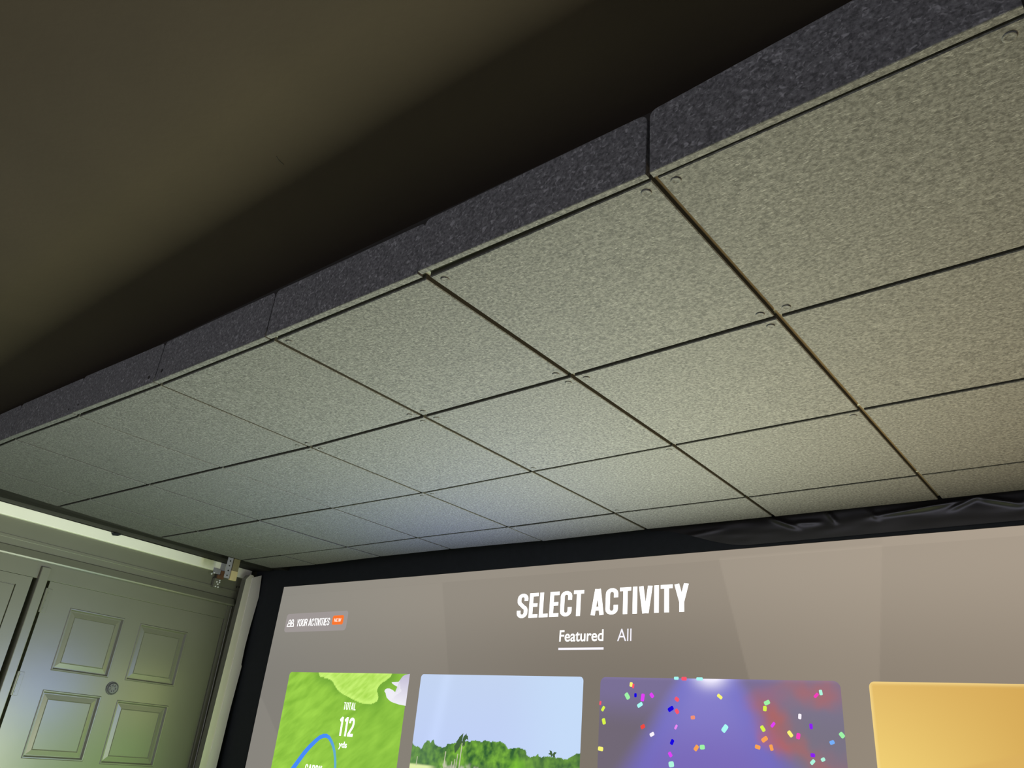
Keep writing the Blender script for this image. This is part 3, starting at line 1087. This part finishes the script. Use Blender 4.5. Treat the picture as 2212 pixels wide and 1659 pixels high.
def sky_color(x, z):
    line = interp(x, SKX, SKZ) + 0.006 * vnoise(x, 0.3, 90, 2.0, 2)
    if z > line:
        t = clamp((1.777 - z) / 0.3)
        c = lerp(S3(196, 213, 242), S3(193, 209, 247), t)
        c = lerp(c, S3(199, 222, 250), sstep(-1.75, -1.35, x) * 0.8)
        dd = abs(x - (-2.055 + (z - 1.6) * 0.15))
        return tuple(v * (1 + 0.06 * math.exp(-(dd / 0.035) ** 2)) for v in c)
    s = vnoise(x, z, 42, 7.0, 4)
    s2 = vnoise(x, z, 16, 11.0, 2)
    d = line - z
    c = lerp(S3(52, 96, 52), S3(132, 190, 66), clamp(0.42 + 0.95 * s + 0.75 * s2))
    left = sstep(-1.93, -2.1, x)
    c = lerp(c, S3(96, 132, 92), 0.45 * left)
    if x > -1.60:
        c = lerp(c, S3(96, 128, 74), 0.35)
    g = exp_band = math.exp(-((x + 1.60) / 0.05) ** 2) * sstep(0.02, 0.06, d)
    c = lerp(c, S3(132, 206, 52), 0.55 * g)
    c = lerp(c, S3(80, 108, 74), 0.6 * sstep(0.075, 0.115, d) * (1 - left))
    # pale sand between the trunks, low at the left of the trees
    if 1.33 < z < 1.445 and -2.01 < x < -1.80:
        k = clamp(1.4 * (vnoise(x, z, 38, 21.0, 2) + 0.12)) * sstep(1.445, 1.415, z)
        c = lerp(c, S3(226, 216, 206), k)
    if z < 1.425 - 0.02 * (x + 2.19):
        k = sstep(1.42, 1.41, z) * sstep(-2.02, -2.09, x)
        c = lerp(c, S3(226, 240, 170), k)
    if z < 1.34:
        c = lerp(c, S3(150, 200, 90), sstep(1.36, 1.30, z))
    return c


scard = picture('activity_card', lin(-2.190, -1.313, 300), rows(1.36, CARD_TOP, 0.0028), sky_color, Y1, PIC, screen, 0.016)
scard['label'] = 'pale blue sky and trees card'
PALM = lit('projected_palm_green', srgb(70, 98, 62))
TRUNK = lit('projected_pale_trunk', srgb(196, 196, 170))
bm = bmesh.new()


def blade(bm, base, tip, w, y):
    b, t = Vector(base), Vector(tip)
    d = (t - b).normalized()
    n = Vector((-d.y, d.x)) * w / 2
    m = b + (t - b) * 0.5
    v = [bm.verts.new((p.x, y, p.y)) for p in (b, m - n, t, m + n)]
    bm.faces.new(v)


for (base, tip, w) in (((-1.922, 1.505), (-1.898, 1.549), 0.022), ((-1.928, 1.485), (-1.912, 1.537), 0.026), ((-1.934, 1.470), (-1.923, 1.520), 0.028), ((-1.915, 1.490), (-1.905, 1.540), 0.016),
                       ((-1.895, 1.512), (-1.880, 1.549), 0.020), ((-1.886, 1.545), (-1.868, 1.524), 0.014), ((-1.898, 1.530), (-1.884, 1.500), 0.018), ((-1.903, 1.520), (-1.890, 1.497), 0.014),
                       ((-1.437, 1.500), (-1.452, 1.513), 0.010), ((-1.437, 1.500), (-1.418, 1.507), 0.010), ((-1.437, 1.502), (-1.444, 1.490), 0.010), ((-1.437, 1.502), (-1.424, 1.490), 0.012), ((-1.437, 1.502), (-1.458, 1.500), 0.008)):
    blade(bm, base, tip, w, Y2)
obj('palm_fronds', bm, PALM, scard)
for x0, z0, x1, z1, w in ((-1.905, 1.38, -1.899, 1.512, 0.005), (-1.990, 1.40, -1.986, 1.475, 0.005), (-1.978, 1.38, -1.985, 1.44, 0.004), (-1.935, 1.39, -1.930, 1.45, 0.004), (-1.922, 1.39, -1.917, 1.47, 0.004), (-2.150, 1.41, -2.148, 1.445, 0.004), (-1.950, 1.40, -1.945, 1.44, 0.004)):
    bm = bmesh.new()
    stroke(bm, [(x0, z0), (x1, z1)], w, idn, Y2)
    obj('palm_trunk', bm, TRUNK, scard)


# purple confetti card
def purple_color(x, z):
    # dark grey-violet ground with a blue beam from the top, red glow at the right
    c = lerp(S3(122, 112, 150), S3(113, 104, 118), sstep(1.74, 1.60, z))
    right = sstep(-0.62, -0.50, x)
    c = lerp(c, S3(126, 120, 138), right * 0.7)
    d = 1.777 - z
    cx = -0.80 - 0.02 * d
    half = 0.10 + 0.72 * d
    bw = sstep(half * 1.12 + 0.03, half * 0.72, abs(x - cx))
    beam = lerp(S3(134, 128, 204), S3(122, 106, 184), sstep(0.03, 0.3, d))
    edge = math.exp(-((abs(x - cx) - half * 0.85) / (0.05 + 0.1 * d)) ** 2)
    beam = lerp(beam, S3(112, 110, 196), 0.5 * edge)
    c = lerp(c, beam, bw)
    s = vnoise(x, z, 6.5, 4.0, 3)
    xo, zo = x, z
    x, z = x + 0.075 * vnoise(x, z, 9, 14.0, 3), z + 0.055 * vnoise(x, z, 9, 27.0, 3)
    red = math.exp(-(((x + 0.59) / 0.055) ** 2 + ((z - 1.675 + 0.4 * (x + 0.59)) / 0.055) ** 2)) * 1.0
    red += math.exp(-(((x + 0.47) / 0.10) ** 2 + ((z - 1.745) / 0.030) ** 2)) * 0.75
    red += math.exp(-(((x + 0.42) / 0.05) ** 2 + ((z - 1.715) / 0.022) ** 2)) * 0.55
    band = abs(z - (1.545 - 0.55 * (x + 0.48)))
    red += math.exp(-(band / 0.035) ** 2) * sstep(-0.64, -0.54, x) * (1 - 0.35 * sstep(-0.45, -0.38, x)) * 0.85
    red += 0.35 * sstep(-0.46, -0.38, x) * sstep(1.60, 1.54, z)
    x, z = xo, zo
    c = lerp(c, S3(190, 100, 84), clamp(red * (0.80 + 1.1 * s)) * 0.66)
    glow = math.exp(-(((x + 0.790) / 0.055) ** 2 + ((z - 1.785) / 0.035) ** 2))
    c = lerp(c, S3(232, 228, 250), clamp(glow * 1.25))
    e = sstep(0.012, 0.0, CARD_TOP - z)
    c = lerp(c, (0.95, 1.0, 0.85), sstep(1.42, 1.25, z))    # invented pale area low on the card, goes with the added light
    return tuple(v * (1 + 0.12 * e) for v in c)


pcard = picture('activity_card', lin(-1.236, -0.358, 200), rows(1.42, CARD_TOP, 0.005), purple_color, Y1, PIC, screen, 0.022)
pcard['label'] = 'purple confetti card'
CC = {'c': (170, 250, 244), 'r': (250, 88, 110), 'y': (250, 246, 120), 'g': (160, 244, 168), 'b': (24, 6, 226), 'm': (226, 66, 246), 'l': (218, 246, 74), 'o': (240, 74, 66), 'w': (250, 244, 252),
      's': (240, 146, 120), 'p': (236, 136, 244), 'a': (250, 164, 84), 'k': (246, 64, 190), 'v': (140, 34, 240), 't': (176, 246, 222), 'u': (120, 176, 250)}
CONF = [(-0.919, 1.777, 0.018, 0.01, 0, 'c'), (-0.889, 1.776, 0.02, 0.012, 0, 'r'), (-0.83, 1.776, 0.024, 0.01, 0, 'c'), (-1.102, 1.753, 0.016, 0.012, 83, 'y'), (-1.093, 1.748, 0.016, 0.008, 83, 'r'), (-1.117, 1.713, 0.024, 0.016, -55, 'g'), (-1.083, 1.717, 0.014, 0.01, 90, 'b'), (-1.053, 1.71, 0.026, 0.014, 81, 'm'), (-1.016, 1.718, 0.018, 0.013, -49, 'm'), (-1.064, 1.685, 0.023, 0.013, 31, 'c'), (-1.232, 1.686, 0.014, 0.008, 82, 'r'), (-1.219, 1.667, 0.019, 0.011, 58, 'l'), (-1.214, 1.624, 0.021, 0.014, -73, 'l'), (-1.224, 1.532, 0.022, 0.014, -5, 'y'), (-1.051, 1.614, 0.018, 0.013, 27, 'o'), (-1.014, 1.591, 0.018, 0.012, 27, 'w'), (-0.917, 1.708, 0.017, 0.013, -36, 'r'), (-0.941, 1.676, 0.023, 0.014, 31, 'b'), (-0.917, 1.669, 0.017, 0.013, -54, 'r'), (-0.857, 1.652, 0.016, 0.012, 7, 's'), (-0.921, 1.619, 0.016, 0.008, 60, 'p'), (-0.936, 1.571, 0.018, 0.012, 63, 'b'), (-0.943, 1.532, 0.017, 0.012, -54, 'm'), (-0.939, 1.502, 0.02, 0.018, 11, 't'), (-0.846, 1.558, 0.02, 0.013, 53, 'a'), (-0.824, 1.562, 0.018, 0.014, 6, 'g'), (-0.757, 1.721, 0.02, 0.011, -37, 'y'), (-0.742, 1.623, 0.026, 0.016, 51, 'c'), (-0.594, 1.707, 0.02, 0.013, 24, 'g'), (-0.602, 1.689, 0.016, 0.012, 83, 'l'), (-0.612, 1.629, 0.019, 0.012, -58, 'l'), (-0.578, 1.642, 0.018, 0.009, 49, 'm'), (-0.608, 1.598, 0.022, 0.013, 34, 'a'), (-0.632, 1.574, 0.018, 0.012, -13, 'a'), (-0.587, 1.575, 0.018, 0.011, -76, 'a'), (-0.524, 1.618, 0.02, 0.012, -53, 'y'), (-0.499, 1.613, 0.018, 0.012, 77, 'k'), (-0.49, 1.67, 0.016, 0.01, 83, 'w'), (-0.457, 1.643, 0.016, 0.01, -90, 'v'), (-0.434, 1.733, 0.017, 0.009, 45, 'k'), (-0.419, 1.742, 0.016, 0.01, -82, 't'), (-0.366, 1.623, 0.017, 0.013, -50, 'g'), (-0.397, 1.601, 0.015, 0.011, 23, 'u'), (-0.458, 1.562, 0.014, 0.011, 0, 'v'), (-0.428, 1.552, 0.013, 0.010, 27, 't'), (-0.46, 1.543, 0.017, 0.010, 45, 't'),
        (-0.70, 1.44, 0.02, 0.012, 20, 'y'), (-0.98, 1.42, 0.02, 0.012, -40, 'c'), (-0.55, 1.46, 0.018, 0.012, 70, 'm'), (-1.10, 1.45, 0.018, 0.012, 10, 'g')]
keys = list(CC)
mats = [lit('projected_confetti_' + str(i), srgb(*CC[k]), 1.0) for i, k in enumerate(keys)]
for n, (x, z, l, w, a, k) in enumerate(CONF):
    ca, sa = math.cos(math.radians(a)), math.sin(math.radians(a))
    bm = bmesh.new()
    pts = []
    r = min(l, w) * 0.3
    for px, y_, pz in rounded(-l / 2, l / 2, -w / 2, w / 2, r, 0, 3):
        pts.append((x + px * ca - pz * sa, Y2 - n * 1e-5, z + px * sa + pz * ca))
    prism(bm, pts, (0, 0.0004, 0))
    obj('confetti_piece', bm, mats[keys.index(k)], pcard)


# yellow card
def yellow_color(x, z):
    t = clamp((1.777 - z) / 0.26)
    l_ = clamp((x + 0.27) / 0.4)
    c = lerp(S3(226, 186, 104), S3(214, 170, 88), l_)
    c = lerp(c, S3(246, 216, 122), 0.75 * t * (1 - l_ * 0.9))
    edge = (x + 0.086) * 0.30 + 1.553
    if z < edge:
        c = lerp(c, S3(218, 176, 96), 0.55 * sstep(0.0, 0.012, edge - z))
    e = max(sstep(0.012, 0.0, CARD_TOP - z), sstep(0.010, 0.0, x + 0.273))
    return lerp(c, S3(252, 224, 150), 0.6 * e)


ycard = picture('activity_card', lin(-0.274, 0.604, 160), rows(1.50, CARD_TOP, 0.006), yellow_color, Y1, PIC, screen, 0.016)
ycard['label'] = 'plain yellow card'

# ------------------------------------------------------------------ black border around the screen
border = empty('screen_border', (-1.27, 1.76, 0.0))
tag(border, 'black cloth border framing the top and left side of the projection screen', 'screen border')
bm = bmesh.new()
# top strip: slightly wavy cloth, hangs in front of the upper edge of the screen cloth
nx, nz = 220, 10
g = []
for j in range(nz + 1):
    row = []
    for i in range(nx + 1):
        x = -3.665 + (SX1 + 0.25 + 3.665) * i / nx
        zb = top_edge(min(max(x, SX0), SX1)) if x > SX0 else 2.229
        z = zb + (2.40 - zb) * j / nz
        w = 0.004 * noise.noise((x * 4, z * 6, 0))
        row.append(bm.verts.new((x, 1.7935 + 0.4 * w, z)))
    g.append(row)
for j in range(nz):
    for i in range(nx):
        bm.faces.new((g[j][i], g[j][i + 1], g[j + 1][i + 1], g[j + 1][i]))
obj('top_band', bm, BLACKF, border, smooth=True)
bm = bmesh.new()
box(bm, -3.665, SX0 + 0.010, 1.7955, 1.7985, 0.0, 2.24)
for v in bm.verts:
    if v.co.x > -3.5 and v.co.z < 1:
        v.co.x -= 0.03
obj('side_band', bm, BLACKF, border)
obj('side_band', boxf(SX1 - 0.005, SX1 + 0.25, 1.7955, 1.7985, 0.0, 2.22), BLACKF, border)

# shiny wrinkled sheet hanging between the soffit and the border, at the right
bm = bmesh.new()
nx, nz = 300, 36
g = []


def fold(x, z, px, pz, ang, ln, wd, h):
    """a soft ridge through (px, pz)"""
    ca, sa = math.cos(ang), math.sin(ang)
    u, v = (x - px) * ca + (z - pz) * sa, -(x - px) * sa + (z - pz) * ca
    return 0.62 * h * math.exp(-(v / (wd * 1.35)) ** 2) * sstep(ln * 1.15, ln * 0.25, abs(u))


for j in range(nz + 1):
    row = []
    for i in range(nx + 1):
        x = -1.02 + 1.95 * i / nx
        low = 2.2245 + 0.088 * (1 - sstep(-1.02, -0.62, x))
        z = low + (2.318 - low + 0.01) * j / nz
        d = 0.0
        d += fold(x, z, -0.50, 2.292, -0.45, 0.07, 0.006, 0.012)
        d += fold(x, z, -0.42, 2.282, -0.05, 0.06, 0.006, 0.007)
        d += fold(x, z, -0.335, 2.294, -1.0, 0.035, 0.005, 0.011)
        d += fold(x, z, -0.20, 2.286, -0.9, 0.03, 0.005, 0.006)
        d += fold(x, z, -0.08, 2.288, 0.06, 0.15, 0.006, 0.012)
        d += fold(x, z, 0.02, 2.298, 0.10, 0.12, 0.004, 0.006)
        d += fold(x, z, 0.06, 2.291, 0.35, 0.05, 0.005, 0.009)
        d += fold(x, z, 0.155, 2.287, -0.30, 0.07, 0.006, 0.014)
        d += fold(x, z, 0.27, 2.294, 0.3, 0.08, 0.006, 0.010)
        d += fold(x, z, -0.80, 2.285, 0.1, 0.10, 0.006, 0.003)
        d += 0.002 * noise.noise((x * 9, z * 30, 3))
        row.append(bm.verts.new((x, 1.787 - d * sstep(2.225, 2.27, z), z)))
    g.append(row)
for j in range(nz):
    for i in range(nx):
        bm.faces.new((g[j][i], g[j][i + 1], g[j + 1][i + 1], g[j + 1][i]))
bmesh.ops.recalc_face_normals(bm, faces=bm.faces)
tag(obj('vinyl_sheet', bm, VINYL, smooth=True), 'shiny wrinkled black sheet between the felt tiles and the screen, right part', 'sheet')

# fine dark strand stuck to the ceiling
bm = bmesh.new()
pts = [(-0.6645, -0.2648), (-0.6691, -0.2572), (-0.6707, -0.2506), (-0.6716, -0.2434)]
for (a, b), (c, d) in zip(pts, pts[1:]):
    cyl(bm, (a, b, 2.4695), (c - a, d - b, 0), 0.0007, math.hypot(c - a, d - b), 6)
tag(obj('thread', bm, HOLE), 'fine dark curled thread stuck to the dark ceiling', 'thread')
